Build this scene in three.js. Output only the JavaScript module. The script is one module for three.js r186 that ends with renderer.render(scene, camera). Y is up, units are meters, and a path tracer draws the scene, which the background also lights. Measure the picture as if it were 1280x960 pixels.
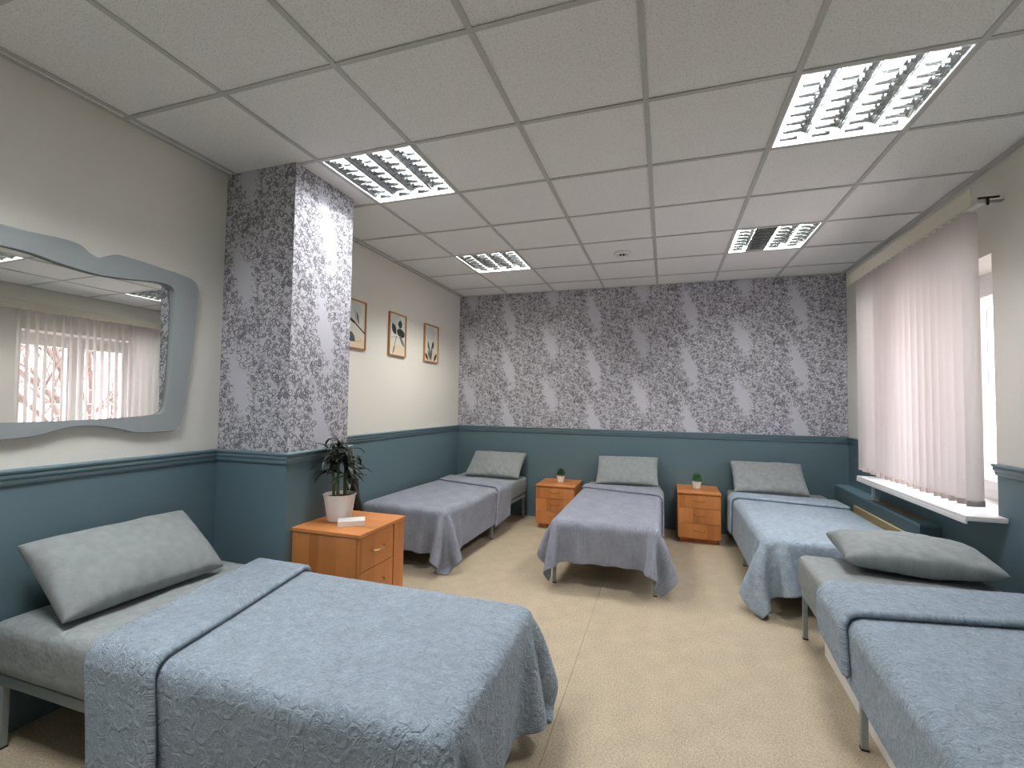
import * as THREE from 'three';
import { RoundedBoxGeometry } from 'three/addons/geometries/RoundedBoxGeometry.js';
import { mergeGeometries, mergeVertices } from 'three/addons/utils/BufferGeometryUtils.js';
import { ImprovedNoise } from 'three/addons/math/ImprovedNoise.js';
import { RectAreaLightUniformsLib } from 'three/addons/lights/RectAreaLightUniformsLib.js';
RectAreaLightUniformsLib.init();

// ---------------------------------------------------------------- camera, sky, exposure
const scene = new THREE.Scene();
const camera = new THREE.PerspectiveCamera(79.17, 1280 / 960, 0.05, 200);
camera.position.set(0, 1.38, 0);
camera.rotation.order = 'YXZ';
camera.rotation.set(0.0391, 0.3183, 0.01409);
const SKY = 8.5;
scene.background = new THREE.Color().setRGB(SKY * 0.99, SKY * 0.965, SKY * 1.04);      // flat overcast daylight
const renderer = new THREE.WebGLRenderer({ antialias: true });
renderer.toneMapping = THREE.LinearToneMapping;
renderer.toneMappingExposure = 1.10;
renderer.shadowMap.enabled = true;
const LAMP = 140;                                                               // brightness of the fluorescent tubes

// ---------------------------------------------------------------- helpers
const taken = {};
function numbered(n) { const k = taken[n] = (taken[n] ?? -1) + 1; return k ? n + '_' + String(k).padStart(3, '0') : n; }
function tag(o, label, category, group) { o.userData.label = label; o.userData.category = category; if (group) o.userData.group = group; return o; }
function thing(name, label, category, pos = [0, 0, 0], turn = 0, group) {
  const o = new THREE.Group(); o.name = numbered(name); o.position.set(...pos); o.rotation.y = turn; scene.add(o);
  return tag(o, label, category, group);
}
function mesh(name, geo, mat, parent, label) {
  const m = new THREE.Mesh(geo, mat); m.castShadow = m.receiveShadow = true;
  m.name = parent === scene ? numbered(name) : name;
  if (label) m.userData.label = label;
  parent.add(m); return m;
}
function structGroup(name) { const g = new THREE.Group(); g.name = numbered(name); g.userData.kind = 'structure'; scene.add(g); return g; }
function struct(name, geo, mat) { const m = mesh(name, geo, mat, scene); m.userData.kind = 'structure'; return m; }
let seed = 7;
function rnd() { seed = (seed + 0x6D2B79F5) | 0; let t = Math.imul(seed ^ (seed >>> 15), 1 | seed); t = (t + Math.imul(t ^ (t >>> 7), 61 | t)) ^ t; return ((t ^ (t >>> 14)) >>> 0) / 4294967296; }
const rr = (a, b) => a + (b - a) * rnd();
const perlin = new ImprovedNoise();
const noise = (x, y, z = 0) => perlin.noise(x, y, z);
const smooth = (a, b, x) => { const t = Math.min(1, Math.max(0, (x - a) / (b - a))); return t * t * (3 - 2 * t); };

// uv in metres from the face direction
function metreUV(g, ox = 0, oy = 0) {
  g = g.index ? g.toNonIndexed() : g;
  const p = g.attributes.position, uv = new Float32Array(p.count * 2), a = new THREE.Vector3(), b = new THREE.Vector3(), c = new THREE.Vector3();
  for (let i = 0; i < p.count; i += 3) {
    a.fromBufferAttribute(p, i); b.fromBufferAttribute(p, i + 1).sub(a); c.fromBufferAttribute(p, i + 2).sub(a);
    const n = b.cross(c), x = Math.abs(n.x), y = Math.abs(n.y), z = Math.abs(n.z);
    for (let k = 0; k < 3; k++) {
      const X = p.getX(i + k), Y = p.getY(i + k), Z = p.getZ(i + k);
      const [u, v] = y >= x && y >= z ? [X, -Z] : x >= z ? [-Z * Math.sign(n.x || 1), Y] : [X * Math.sign(n.z || 1), Y];
      uv[(i + k) * 2] = u + ox; uv[(i + k) * 2 + 1] = v + oy;
    }
  }
  g.setAttribute('uv', new THREE.BufferAttribute(uv, 2));
  return g;
}
function boxAt(x0, x1, y0, y1, z0, z1, r = 0) {
  const w = x1 - x0, h = y1 - y0, d = z1 - z0;
  const g = r ? new RoundedBoxGeometry(w, h, d, 2, r) : new THREE.BoxGeometry(w, h, d);
  g.translate((x0 + x1) / 2, (y0 + y1) / 2, (z0 + z1) / 2);
  return metreUV(g);
}
function tube(pts, r, seg = 24, rad = 8, closed = false) {
  return new THREE.TubeGeometry(new THREE.CatmullRomCurve3(pts.map((p) => new THREE.Vector3(...p)), closed), seg, r, rad, closed);
}
function lathe(pts, seg = 40) { return new THREE.LatheGeometry(pts.map((p) => new THREE.Vector2(...p)), seg); }

// ---------------------------------------------------------------- textures
function dataTex(n, m, fn, srgb, repeat) {
  const d = new Uint8Array(n * m * 4);
  for (let j = 0; j < m; j++) for (let i = 0; i < n; i++) {
    const c = fn(i / n, j / m, i, j), o = (j * n + i) * 4;
    if (typeof c === 'number') { d[o] = d[o + 1] = d[o + 2] = Math.max(0, Math.min(255, c * 255)); }
    else { d[o] = Math.max(0, Math.min(255, c[0])); d[o + 1] = Math.max(0, Math.min(255, c[1])); d[o + 2] = Math.max(0, Math.min(255, c[2])); }
    d[o + 3] = 255;
  }
  const t = new THREE.DataTexture(d, n, m); finish(t, srgb, repeat); return t;
}
function finish(t, srgb, repeat) {
  t.wrapS = t.wrapT = THREE.RepeatWrapping; t.magFilter = THREE.LinearFilter; t.minFilter = THREE.LinearMipmapLinearFilter; t.generateMipmaps = true;
  if (srgb) t.colorSpace = THREE.SRGBColorSpace;
  if (repeat) t.repeat.set(...repeat);
  t.needsUpdate = true;
}
function canvasTex(w, h, draw, repeat) {
  const c = document.createElement('canvas'); c.width = w; c.height = h; draw(c.getContext('2d'), w, h);
  const t = new THREE.CanvasTexture(c); finish(t, true, repeat); return t;
}
// noise that repeats over the unit square: period cells f
const permT = (() => { seed = 4242; const p = new Uint8Array(4096); for (let i = 0; i < 4096; i++) p[i] = Math.floor(rnd() * 256); return p; })();
function tnoise(u, v, f, s = 0) {
  const x = u * f, y = v * f, xi = Math.floor(x), yi = Math.floor(y), fx = x - xi, fy = y - yi;
  const h = (i, j) => permT[(permT[(((i % f) + f) % f + s * 67) & 4095] * 13 + (((j % f) + f) % f) * 7 + s * 131) & 4095] * 0.0245437;
  const g = (i, j, dx, dy) => { const a = h(i, j); return Math.cos(a) * dx + Math.sin(a) * dy; };
  const sx = fx * fx * (3 - 2 * fx), sy = fy * fy * (3 - 2 * fy);
  const a = g(xi, yi, fx, fy), b = g(xi + 1, yi, fx - 1, fy), c = g(xi, yi + 1, fx, fy - 1), d = g(xi + 1, yi + 1, fx - 1, fy - 1);
  return (a + (b - a) * sx + (c + (d - c) * sx - a - (b - a) * sx) * sy) * 1.35;
}

// wallpaper: grey scrolls and blossoms with staggered bare patches, one repeat 1.06 x 0.64 m
const wallpaperTex = canvasTex(2048, 1236, (g, W, H) => {
  g.fillStyle = 'rgb(204,203,212)'; g.fillRect(0, 0, W, H);
  seed = 11;
  const S = W / 1.06;                                                           // pixels per metre
  const bare = (x, y) => {                                                      // 1 inside a bare patch
    let m = 0;
    for (const [px, py] of [[0.25, 0.2], [0.75, 0.7]]) for (const dx of [-1, 0, 1]) for (const dy of [-1, 0, 1]) {
      const X = (x / W - px - dx) * 1.06, Y = (y / H - py - dy) * 0.64, X2 = X - 0.32 * Y;
      const d = Math.hypot(X2 / 0.078, Y / 0.215) + 0.6 * noise(x / 60, y / 60, 3) + 0.3 * noise(x / 24, y / 24, 8);
      m = Math.max(m, 1 - smooth(0.75, 1.05, d));
    }
    return m;
  };
  const wrap = (x, y, r, f) => {
    for (const dx of [-W, 0, W]) for (const dy of [-H, 0, H]) {
      const X = x + dx, Y = y + dy; if (X < -r || X > W + r || Y < -r || Y > H + r) continue;
      g.save(); g.translate(X, Y); f(); g.restore();
    }
  };
  const tones = ['120,119,124', '106,105,110', '138,135,140', '92,91,97', '130,123,123'];
  for (let i = 0; i < 1500; i++) {                                              // soft sprigs, pale underlay
    const x = rnd() * W, y = rnd() * H, s = rr(0.007, 0.013) * S, a = rnd() * 6.28; if (bare(x, y) > rnd()) continue;
    wrap(x, y, 90, () => { g.rotate(a); g.fillStyle = 'rgba(164,161,170,0.5)'; g.beginPath(); g.ellipse(0, 0, s, s * 0.42, 0, 0, 6.28); g.fill(); });
  }
  for (let i = 0; i < 900; i++) {                                              // scrolls: a curl that thins out
    const x = rnd() * W, y = rnd() * H, s = rr(0.014, 0.030) * S, a = rnd() * 6.28, dir = rnd() < 0.5 ? 1 : -1, tone = tones[i % 5];
    if (bare(x, y) > 0.25) continue;
    wrap(x, y, 120, () => {
      g.rotate(a); g.scale(1, dir); g.strokeStyle = 'rgba(' + tone + ',0.85)'; g.lineCap = 'round';
      for (let k = 0; k < 7; k++) {
        const t0 = k / 7 * 4.2, t1 = (k + 1.15) / 7 * 4.2, q = (t) => [Math.cos(t) * s * (1 - t / 6.5), Math.sin(t) * s * (1 - t / 6.5)];
        g.lineWidth = s * (0.08 + 0.20 * k / 7); g.beginPath(); g.moveTo(...q(t0)); g.lineTo(...q((t0 + t1) / 2)); g.lineTo(...q(t1)); g.stroke();
      }
    });
  }
  for (let i = 0; i < 1300; i++) {                                              // leaves
    const x = rnd() * W, y = rnd() * H, s = rr(0.006, 0.012) * S, a = rnd() * 6.28, tone = tones[(i * 7) % 5]; if (bare(x, y) > 0.25) continue;
    wrap(x, y, 90, () => { g.rotate(a); g.fillStyle = 'rgba(' + tone + ',0.8)'; g.beginPath(); g.moveTo(-s, 0); g.quadraticCurveTo(0, -s * 0.8, s, 0); g.quadraticCurveTo(0, s * 0.5, -s, 0); g.fill(); });
  }
  for (let i = 0; i < 190; i++) {                                               // blossoms
    const x = rnd() * W, y = rnd() * H, s = rr(0.009, 0.014) * S, a = rnd() * 6.28; if (bare(x, y) > 0.15) continue;
    wrap(x, y, 120, () => {
      g.rotate(a); g.fillStyle = 'rgba(112,110,117,0.8)';
      for (let k = 0; k < 5; k++) { g.beginPath(); g.ellipse(Math.cos(k * 1.257) * s * 0.7, Math.sin(k * 1.257) * s * 0.7, s * 0.52, s * 0.36, k * 1.257, 0, 6.28); g.fill(); }
      g.fillStyle = 'rgba(190,188,198,0.8)'; g.beginPath(); g.ellipse(0, 0, s * 0.22, s * 0.22, 0, 0, 6.28); g.fill();
    });
  }
}, [1 / 1.06, 1 / 0.64]);

const tileTex = dataTex(512, 512, (u, v) => {
  const n = 0.5 + 0.35 * tnoise(u, v, 64, 1) + 0.3 * tnoise(u, v, 160, 2);
  const pit = smooth(0.30, 0.42, tnoise(u, v, 96, 5));
  const g = 242 + 10 * (n - 0.5) - 18 * pit; return [g, g, g - 1];
}, true, [1 / 0.6, 1 / 0.6]);
const tileBump = dataTex(512, 512, (u, v) => 0.6 + 0.3 * tnoise(u, v, 110, 4) - 0.6 * smooth(0.30, 0.42, tnoise(u, v, 96, 5)), false, [1 / 0.6, 1 / 0.6]);
const floorTex = dataTex(1024, 1024, (u, v, i, j) => {
  const a = tnoise(u, v, 8, 1), b = tnoise(u, v, 90, 2), c = tnoise(u, v, 210, 3), d = smooth(0.34, 0.46, tnoise(u, v, 150, 7)), e = smooth(0.36, 0.5, tnoise(u, v, 120, 9));
  const k = 1 + 0.04 * a + 0.07 * b + 0.08 * c - 0.22 * d + 0.10 * e;
  return [186 * k, 171 * k, 147 * k];
}, true, [1 / 0.8, 1 / 0.8]);
const paintBump = dataTex(512, 512, (u, v) => 0.5 + 0.35 * tnoise(u, v, 60, 1) + 0.25 * tnoise(u, v, 128, 2), false, [1 / 0.4, 1 / 0.4]);
const woodTex = canvasTex(1024, 1024, (g, W, H) => {                            // alder laminate: upright staves of differing tone, 0.5 m square
  seed = 21;
  let x = 0;
  while (x < W) {
    const w = Math.min(W - x, rr(120, 210)), t = rr(-14, 16);
    g.fillStyle = `rgb(${196 + t},${124 + t * 0.8},${66 + t * 0.6})`; g.fillRect(x, 0, w + 1, H);
    for (let k = 0; k < 90; k++) {
      const gx = x + rnd() * w, l = rr(120, 700), gy = rnd() * H, dk = rnd() < 0.6;
      g.strokeStyle = dk ? `rgba(140,78,36,${rr(0.05, 0.22)})` : `rgba(226,160,98,${rr(0.05, 0.2)})`; g.lineWidth = rr(1, 4);
      g.beginPath(); g.moveTo(gx, gy); g.quadraticCurveTo(gx + rr(-8, 8), gy + l / 2, gx + rr(-6, 6), gy + l); g.stroke();
    }
    x += w;
  }
}, [2, 2]);
const plushBump = dataTex(1024, 1024, (u, v) => {                               // sculpted plush: ring and wave ridges over 0.4 m
  let best = 9, second = 9, bp = [0, 0, 0]; const N = 8;
  const wu = u + 0.018 * tnoise(u, v, 9, 3), wv = v + 0.018 * tnoise(u, v, 9, 6);
  const ci = Math.floor(wu * N), cj = Math.floor(wv * N);
  for (let a = -1; a <= 1; a++) for (let b = -1; b <= 1; b++) {
    const I = ((ci + a) % N + N) % N, J = ((cj + b) % N + N) % N, h = Math.sin(I * 127.1 + J * 311.7) * 43758.5453, h2 = Math.sin(I * 269.5 + J * 183.3) * 43758.5453;
    const px = (ci + a + 0.2 + 0.6 * (h - Math.floor(h))) / N, py = (cj + b + 0.2 + 0.6 * (h2 - Math.floor(h2))) / N;
    const d = Math.hypot(wu - px, wv - py) * N; if (d < best) { second = best; best = d; bp = [px, py, (h - Math.floor(h)) * 6.283]; } else if (d < second) second = d;
  }
  const arc = smooth(-0.55, 0.1, Math.cos(Math.atan2(wv - bp[1], wu - bp[0]) - bp[2])), rings = 0.5 + 0.5 * Math.cos(best * 6.28 * 1.9 + 0.6);
  const wave = 0.5 + 0.5 * Math.cos((wv * 22 + 2.2 * tnoise(u, v, 8, 12)) * 6.283);
  return 0.15 + 0.55 * (rings * arc + 0.35 * wave * (1 - arc)) * smooth(0.0, 0.22, second - best + 0.08) + 0.2 * tnoise(u, v, 100, 8) + 0.14 * tnoise(u, v, 200, 9);
}, false, [1 / 0.4, 1 / 0.4]);
const plushTex = dataTex(1024, 1024, (u, v) => {                                // brushed pile: streaky lighter and darker nap
  const a = tnoise(u, v, 7, 2), b = tnoise(u, v, 26, 4), c = tnoise(u, v, 90, 6), k = 1 + 0.04 * a + 0.07 * b + 0.08 * c;
  return [158 * k, 173 * k, 186 * k];
}, true, [1 / 0.8, 1 / 0.8]);
const quiltBump = dataTex(512, 512, (u, v) => {                                 // narrow stitched channels, 16 to 0.2 m
  const s = u * 16 - Math.floor(u * 16), w = Math.pow(Math.sin(Math.PI * s), 0.5);
  return 0.85 * w + 0.08 * Math.sin(v * 6.283 * 32) * w + 0.12 * tnoise(u, v, 60, 3);
}, false, [5, 5]);
const quiltTex = dataTex(512, 512, (u, v) => { const k = 1 + 0.06 * tnoise(u, v, 6, 1) + 0.05 * tnoise(u, v, 24, 2) + 0.05 * tnoise(u, v, 100, 3); return [156 * k, 161 * k, 175 * k]; }, true, [1 / 0.7, 1 / 0.7]);
const linenTex = dataTex(512, 512, (u, v, i, j) => { const k = 1 + 0.05 * tnoise(u, v, 10, 1) + 0.07 * tnoise(u, v, 120, 2) + 0.03 * (((i + j) & 1) - 0.5); return [148 * k, 154 * k, 154 * k]; }, true, [1 / 0.35, 1 / 0.35]);
const linenBump = dataTex(512, 512, (u, v) => 0.5 + 0.5 * tnoise(u, v, 6, 5) + 0.3 * tnoise(u, v, 20, 6) + 0.15 * tnoise(u, v, 160, 7), false, [1 / 0.35, 1 / 0.35]);
const slatBump = dataTex(256, 256, (u, v) => 0.5 + 0.3 * tnoise(u, v, 50, 2) + 0.2 * Math.sin(u * 6.283 * 40), false, [1 / 0.1, 1 / 0.1]);

// ---------------------------------------------------------------- materials
const std = (o) => new THREE.MeshStandardMaterial(o), phys = (o) => new THREE.MeshPhysicalMaterial(o);
const M = {
  cream: std({ color: 0xe4e2da, roughness: 0.85, bumpMap: paintBump, bumpScale: 0.0006 }),
  teal: std({ color: 0x5f7780, roughness: 0.55, bumpMap: paintBump, bumpScale: 0.0006 }),
  rail: std({ color: 0x6a828b, roughness: 0.45 }),
  paper: std({ map: wallpaperTex, roughness: 0.85 }),
  tile: std({ map: tileTex, bumpMap: tileBump, bumpScale: 0.0012, roughness: 0.95 }),
  grid: std({ color: 0xc2c3c0, roughness: 0.5 }),
  slab: std({ color: 0x8c8a86, roughness: 0.9 }),
  floor: std({ map: floorTex, roughness: 0.5 }),
  plush: phys({ map: plushTex, bumpMap: plushBump, bumpScale: 0.009, roughness: 0.9, sheen: 0.6, sheenRoughness: 0.5, sheenColor: new THREE.Color(0.7, 0.78, 0.86) }),
  plushSoft: phys({ map: plushTex, bumpMap: plushBump, bumpScale: 0.003, roughness: 0.9, sheen: 0.6, sheenRoughness: 0.5, sheenColor: new THREE.Color(0.7, 0.76, 0.88) }),
  quilt: phys({ map: quiltTex, bumpMap: quiltBump, bumpScale: 0.006, roughness: 0.85, sheen: 0.5, sheenRoughness: 0.5, sheenColor: new THREE.Color(0.72, 0.74, 0.82) }),
  linen: std({ map: linenTex, bumpMap: linenBump, bumpScale: 0.003, roughness: 0.95 }),
  pillow: std({ map: linenTex, bumpMap: linenBump, bumpScale: 0.003, roughness: 0.95, color: 0xfafafa }),
  steel: std({ color: 0x97a09f, roughness: 0.45, metalness: 0.3 }),
  wood: std({ map: woodTex, roughness: 0.42 }),
  woodTop: std({ map: (() => { const t = woodTex.clone(); t.rotation = Math.PI / 2; t.needsUpdate = true; return t; })(), roughness: 0.38 }),
  edge: std({ color: 0x9a5a2c, roughness: 0.5 }),
  dark: std({ color: 0x2b201a, roughness: 0.8 }),
  bronze: std({ color: 0xa8743c, roughness: 0.35, metalness: 0.6 }),
  brass: std({ color: 0xd8bd86, roughness: 0.22, metalness: 1 }),
  white: std({ color: 0xeeede9, roughness: 0.4 }),
  pvc: std({ color: 0xf2f0ee, roughness: 0.35 }),
  mirror: std({ color: 0xf2f5f2, roughness: 0.0, metalness: 1 }),
  mirrorFrame: std({ color: 0x949b9d, roughness: 0.5, bumpMap: paintBump, bumpScale: 0.0004 }),
  glass: phys({ color: 0xffffff, roughness: 0, transmission: 1, thickness: 0, ior: 1.5 }),
  slat: phys({ color: 0xe3dddb, roughness: 0.95, transmission: 0.52, thickness: 0, side: THREE.DoubleSide, bumpMap: slatBump, bumpScale: 0.0004 }),
  slatWeight: std({ color: 0xcbbcb4, roughness: 0.8 }),
  valance: std({ color: 0xcfc8b8, roughness: 0.6 }),
  alu: std({ color: 0xc4c8c9, roughness: 0.15, metalness: 1 }),
  housing: std({ color: 0xf1f1ee, roughness: 0.45 }),
  pot: std({ color: 0xe9e2dc, roughness: 0.45 }),
  soil: std({ color: 0x3a2a20, roughness: 1 }),
  stem: std({ color: 0x57603f, roughness: 0.8 }),
};

// ---------------------------------------------------------------- room shell
const XL = -2.54, XR = 1.75, ZB = -5.5, ZF = 1.3, HC = 2.743, RAIL = 1.012;
const PX = -2.02, PZ0 = -2.1, PZ1 = -2.62;                                      // pillar: right face, front face, rear face
const NZ0 = -4.64, NZ1 = -3.3, NY0 = 0.765, NY1 = 2.26, T = 0.42;                // window niche and wall thickness

const floorG = structGroup('floor');
mesh('linoleum_sheet', boxAt(XL, -0.452, -0.05, 0, ZB, ZF), M.floor, floorG);
mesh('linoleum_sheet', boxAt(-0.45, XR, -0.05, 0, ZB, ZF), M.floor, floorG);
mesh('floor_slab', boxAt(XL - T, XR + T, -0.3, -0.052, ZB - T, ZF + T), M.slab, floorG);

const wl = structGroup('wall_left');
mesh('upper_wall', boxAt(XL - T, XL, RAIL, HC + 0.3, ZB - T, ZF), M.cream, wl);
mesh('dado', boxAt(XL - T, XL, 0, RAIL, ZB - T, ZF), M.teal, wl);
const wp = structGroup('wall_pillar');
mesh('wallpaper', boxAt(XL, PX, RAIL, HC + 0.02, PZ1, PZ0), M.paper, wp);
mesh('dado', boxAt(XL, PX, 0, RAIL, PZ1, PZ0), M.teal, wp);
const wb = structGroup('wall_back');
mesh('wallpaper', boxAt(XL, XR + T, RAIL, HC + 0.3, ZB - T, ZB), M.paper, wb);
mesh('dado', boxAt(XL, XR + T, 0, RAIL, ZB - T, ZB), M.teal, wb);
const wr = structGroup('wall_right');
for (const [z0, z1] of [[ZB, NZ0], [NZ1, ZF]]) {
  mesh('upper_wall', boxAt(XR, XR + T, RAIL, HC + 0.3, z0, z1), M.cream, wr);
  mesh('dado', boxAt(XR, XR + T, 0, RAIL, z0, z1), M.teal, wr);
}
mesh('lintel', boxAt(XR, XR + T, NY1, HC + 0.3, NZ0, NZ1), M.cream, wr);
mesh('dado', boxAt(XR, XR + T, 0, NY0, NZ0, NZ1), M.teal, wr);
for (const z of [NZ0, NZ1]) mesh('reveal_lining', boxAt(XR + 0.004, XR + T - 0.05, NY0, NY1, z - (z === NZ1 ? 0.012 : 0.001), z + (z === NZ0 ? 0.012 : 0.001)), M.pvc, wr);
const wf = structGroup('wall_front');
mesh('upper_wall', boxAt(XL - T, XR + T, RAIL, HC + 0.3, ZF, ZF + T), M.cream, wf);
mesh('dado', boxAt(XL - T, XR + T, 0, RAIL, ZF, ZF + T), M.teal, wf);

// chair rail: a stepped moulding with mitred ends
const railShape = (() => { const s = new THREE.Shape(); [[0, 0], [0.010, 0.002], [0.014, 0.012], [0.014, 0.022], [0.022, 0.030], [0.024, 0.040], [0.020, 0.046], [0.029, 0.052], [0.031, 0.060], [0.024, 0.066], [0, 0.066]].forEach((p, i) => i ? s.lineTo(...p) : s.moveTo(...p)); return s; })();
let railN = 0;
function rail(x0, z0, x1, z1, k0, k1) {                                          // runs from 0 to 1 with the room on its left-hand normal side
  const L = Math.hypot(x1 - x0, z1 - z0), g = new THREE.ExtrudeGeometry(railShape, { depth: L, bevelEnabled: false, steps: 1 });
  const p = g.attributes.position, dx = (x1 - x0) / L, dz = (z1 - z0) / L, nx = dz, nz = -dx;
  for (let i = 0; i < p.count; i++) {
    const d = p.getX(i), y = p.getY(i); let t = p.getZ(i);
    t += t < L / 2 ? -k0 * d : k1 * d;
    p.setXYZ(i, x0 + dx * t + nx * d, RAIL + y, z0 + dz * t + nz * d);
  }
  g.computeVertexNormals();
  railN++; return struct('trim_' + railN, g, M.rail);
}
rail(XL, PZ0, XL, ZF, -1, 0) ; rail(XL, ZB, XL, PZ1, -1, -1); rail(PX, PZ0, XL, PZ0, 1, -1); rail(PX, PZ1, PX, PZ0, 1, 1); rail(XR, ZB, XL, ZB, -1, -1); rail(XR, NZ0, XR, ZB, 0, -1); rail(XR, ZF, XR, NZ1, 0, 0);

// suspended ceiling: lay-in tiles on a T grid, recessed fittings in some cells
const GX = -1.882, GZ = -1.517, P = 0.6;
const lampCells = [[0, -2], [0, 1], [4, 1], [0, 4], [4, 4]];
const ceil = structGroup('ceiling');
mesh('roof_slab', boxAt(XL - T, XR + T, HC + 0.3, HC + 0.5, ZB - T, ZF + T), M.slab, ceil);
const tileGeo = new Map();
for (let c = -2; c <= 6; c++) for (let r = -5; r <= 6; r++) {
  if (lampCells.some(([a, b]) => a === c && b === r)) continue;
  const x0 = Math.max(XL, GX + c * P), x1 = Math.min(XR, GX + (c + 1) * P), z1 = Math.min(ZF, GZ - r * P), z0 = Math.max(ZB, GZ - (r + 1) * P);
  if (x1 - x0 < 0.02 || z1 - z0 < 0.02) continue;
  const w = x1 - x0 - 0.006, d = z1 - z0 - 0.006, key = w.toFixed(3) + '_' + d.toFixed(3);
  if (!tileGeo.has(key)) { const g = new THREE.BoxGeometry(w, 0.014, d); tileGeo.set(key, metreUV(g)); }
  const m = mesh('ceiling_tile', tileGeo.get(key), M.tile, ceil);
  m.position.set((x0 + x1) / 2, HC + 0.009, (z0 + z1) / 2);
  seed = 100 + c * 31 + r * 7; m.rotation.set(rr(-1, 1) * 0.0025, 0, rr(-1, 1) * 0.0025);
}
for (let c = -1; c <= 6; c++) { const x = GX + c * P; if (x > XL && x < XR) mesh('grid_runner', boxAt(x - 0.012, x + 0.012, HC - 0.0035, HC, ZB, ZF), M.grid, ceil); }
for (let r = -4; r <= 6; r++) {
  const z = GZ - r * P;
  for (let c = -2; c <= 6; c++) {
    const x0 = Math.max(XL, GX + c * P + 0.012), x1 = Math.min(XR, GX + (c + 1) * P - 0.012);
    if (x1 - x0 > 0.01) mesh('grid_cross_runner', boxAt(x0, x1, HC - 0.003, HC, z - 0.011, z + 0.011), M.grid, ceil);
  }
}
mesh('wall_angle', boxAt(XL, XL + 0.022, HC - 0.003, HC, PZ0, ZF), M.grid, ceil);
mesh('wall_angle', boxAt(XL, XL + 0.022, HC - 0.003, HC, ZB, PZ1), M.grid, ceil);
mesh('wall_angle', boxAt(XR - 0.022, XR, HC - 0.003, HC, ZB, ZF), M.grid, ceil);
mesh('wall_angle', boxAt(XL + 0.022, XR - 0.022, HC - 0.003, HC, ZB, ZB + 0.02), M.grid, ceil);

// ---------------------------------------------------------------- recessed fluorescent fittings
function wedge(len, top, bottom, h) {                                            // blade along z: wide above, thin below
  const s = new THREE.Shape(); s.moveTo(-top / 2, h); s.quadraticCurveTo(-bottom / 2 - 0.004, h * 0.45, -bottom / 2, 0); s.lineTo(bottom / 2, 0); s.quadraticCurveTo(bottom / 2 + 0.004, h * 0.45, top / 2, h); s.closePath();
  const g = new THREE.ExtrudeGeometry(s, { depth: len, bevelEnabled: false, curveSegments: 5 }); g.translate(0, 0, -len / 2); return g;
}
const bladeGeo = wedge(0.576, 0.068, 0.006, 0.043), crossGeo = wedge(0.080, 0.012, 0.002, 0.023).rotateY(Math.PI / 2);
const tubeGeo = new THREE.CylinderGeometry(0.013, 0.013, 0.56, 14).rotateX(Math.PI / 2);
const capGeo = new THREE.CylinderGeometry(0.0135, 0.0135, 0.012, 14).rotateX(Math.PI / 2);
function fitting(c, r, tint, dead, label, power = 1) {
  const x = GX + (c + 0.5) * P, z = GZ - (r + 0.5) * P, f = thing('ceiling_light', label, 'ceiling light', [x, HC, z], 0, 'square recessed ceiling lights');
  const col = new THREE.Color().setRGB(...tint);
  const glow = std({ color: 0xffffff, emissive: col, emissiveIntensity: LAMP * 0.2, roughness: 0.5 }), off = std({ color: 0xe8e8e4, roughness: 0.4 });
  const W = 0.293;
  mesh('housing', mergeGeometries([boxAt(-W, W, 0.098, 0.105, -W, W), boxAt(-W, -W + 0.006, 0, 0.1, -W, W), boxAt(W - 0.006, W, 0, 0.1, -W, W), boxAt(-W, W, 0, 0.1, -W, -W + 0.006), boxAt(-W, W, 0, 0.1, W - 0.006, W)]), M.housing, f);
  mesh('rim', mergeGeometries([boxAt(-W, -W + 0.012, -0.003, 0.001, -W, W), boxAt(W - 0.012, W, -0.003, 0.001, -W, W), boxAt(-W + 0.012, W - 0.012, -0.003, 0.001, -W, -W + 0.01), boxAt(-W + 0.012, W - 0.012, -0.003, 0.001, W - 0.01, W)]), M.housing, f);
  for (let k = 0; k < 5; k++) { const b = mesh('louvre_blade', bladeGeo, M.alu, f); b.position.set(-0.286 + k * 0.143, 0, 0); }
  for (let k = 1; k < 4; k++) mesh('reflector_partition', boxAt(-0.288 + k * 0.143, -0.284 + k * 0.143, 0.043, 0.098, -0.286, 0.286), M.alu, f);
  for (let k = 0; k < 4; k++) {
    const tx = -0.2145 + k * 0.143, lit = !dead.includes(k);
    for (let j = 0; j < 8; j++) { const b = mesh('cross_blade', crossGeo, M.alu, f); b.position.set(tx, 0.006, -0.252 + j * 0.072); }
    const tb = mesh('fluorescent_tube', tubeGeo, lit ? glow : off, f, lit ? 'glowing white tube' : 'unlit tube'); tb.position.set(tx, 0.072, 0);
    for (const s of [-1, 1]) { const cp = mesh('end_cap', capGeo, M.steel, tb); cp.position.z = s * 0.28; }
    if (lit) {
      const l = new THREE.RectAreaLight(col, LAMP * power, 0.026, 0.55); l.position.set(tx, 0.058, 0); l.rotation.x = -Math.PI / 2; l.castShadow = true; f.add(l);
    }
  }
}
const cool = [0.98, 0.985, 1.0], warm = [1.0, 0.96, 0.88];
fitting(0, 1, cool, [], 'recessed louvred ceiling light beside the wallpapered pillar', 0.68);
fitting(4, 1, [0.98, 0.975, 1.0], [], 'recessed louvred ceiling light near the window blind, all tubes lit, farther from back wall', 0.85);
fitting(0, 4, warm, [], 'warm recessed louvred ceiling light near the botanical prints');
fitting(4, 4, [0.99, 0.99, 0.97], [1], 'recessed louvred ceiling light with one dark tube near the back wall');

fitting(0, -2, cool, [], 'recessed louvred ceiling light over the bed below the mirror', 1.35);

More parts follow.
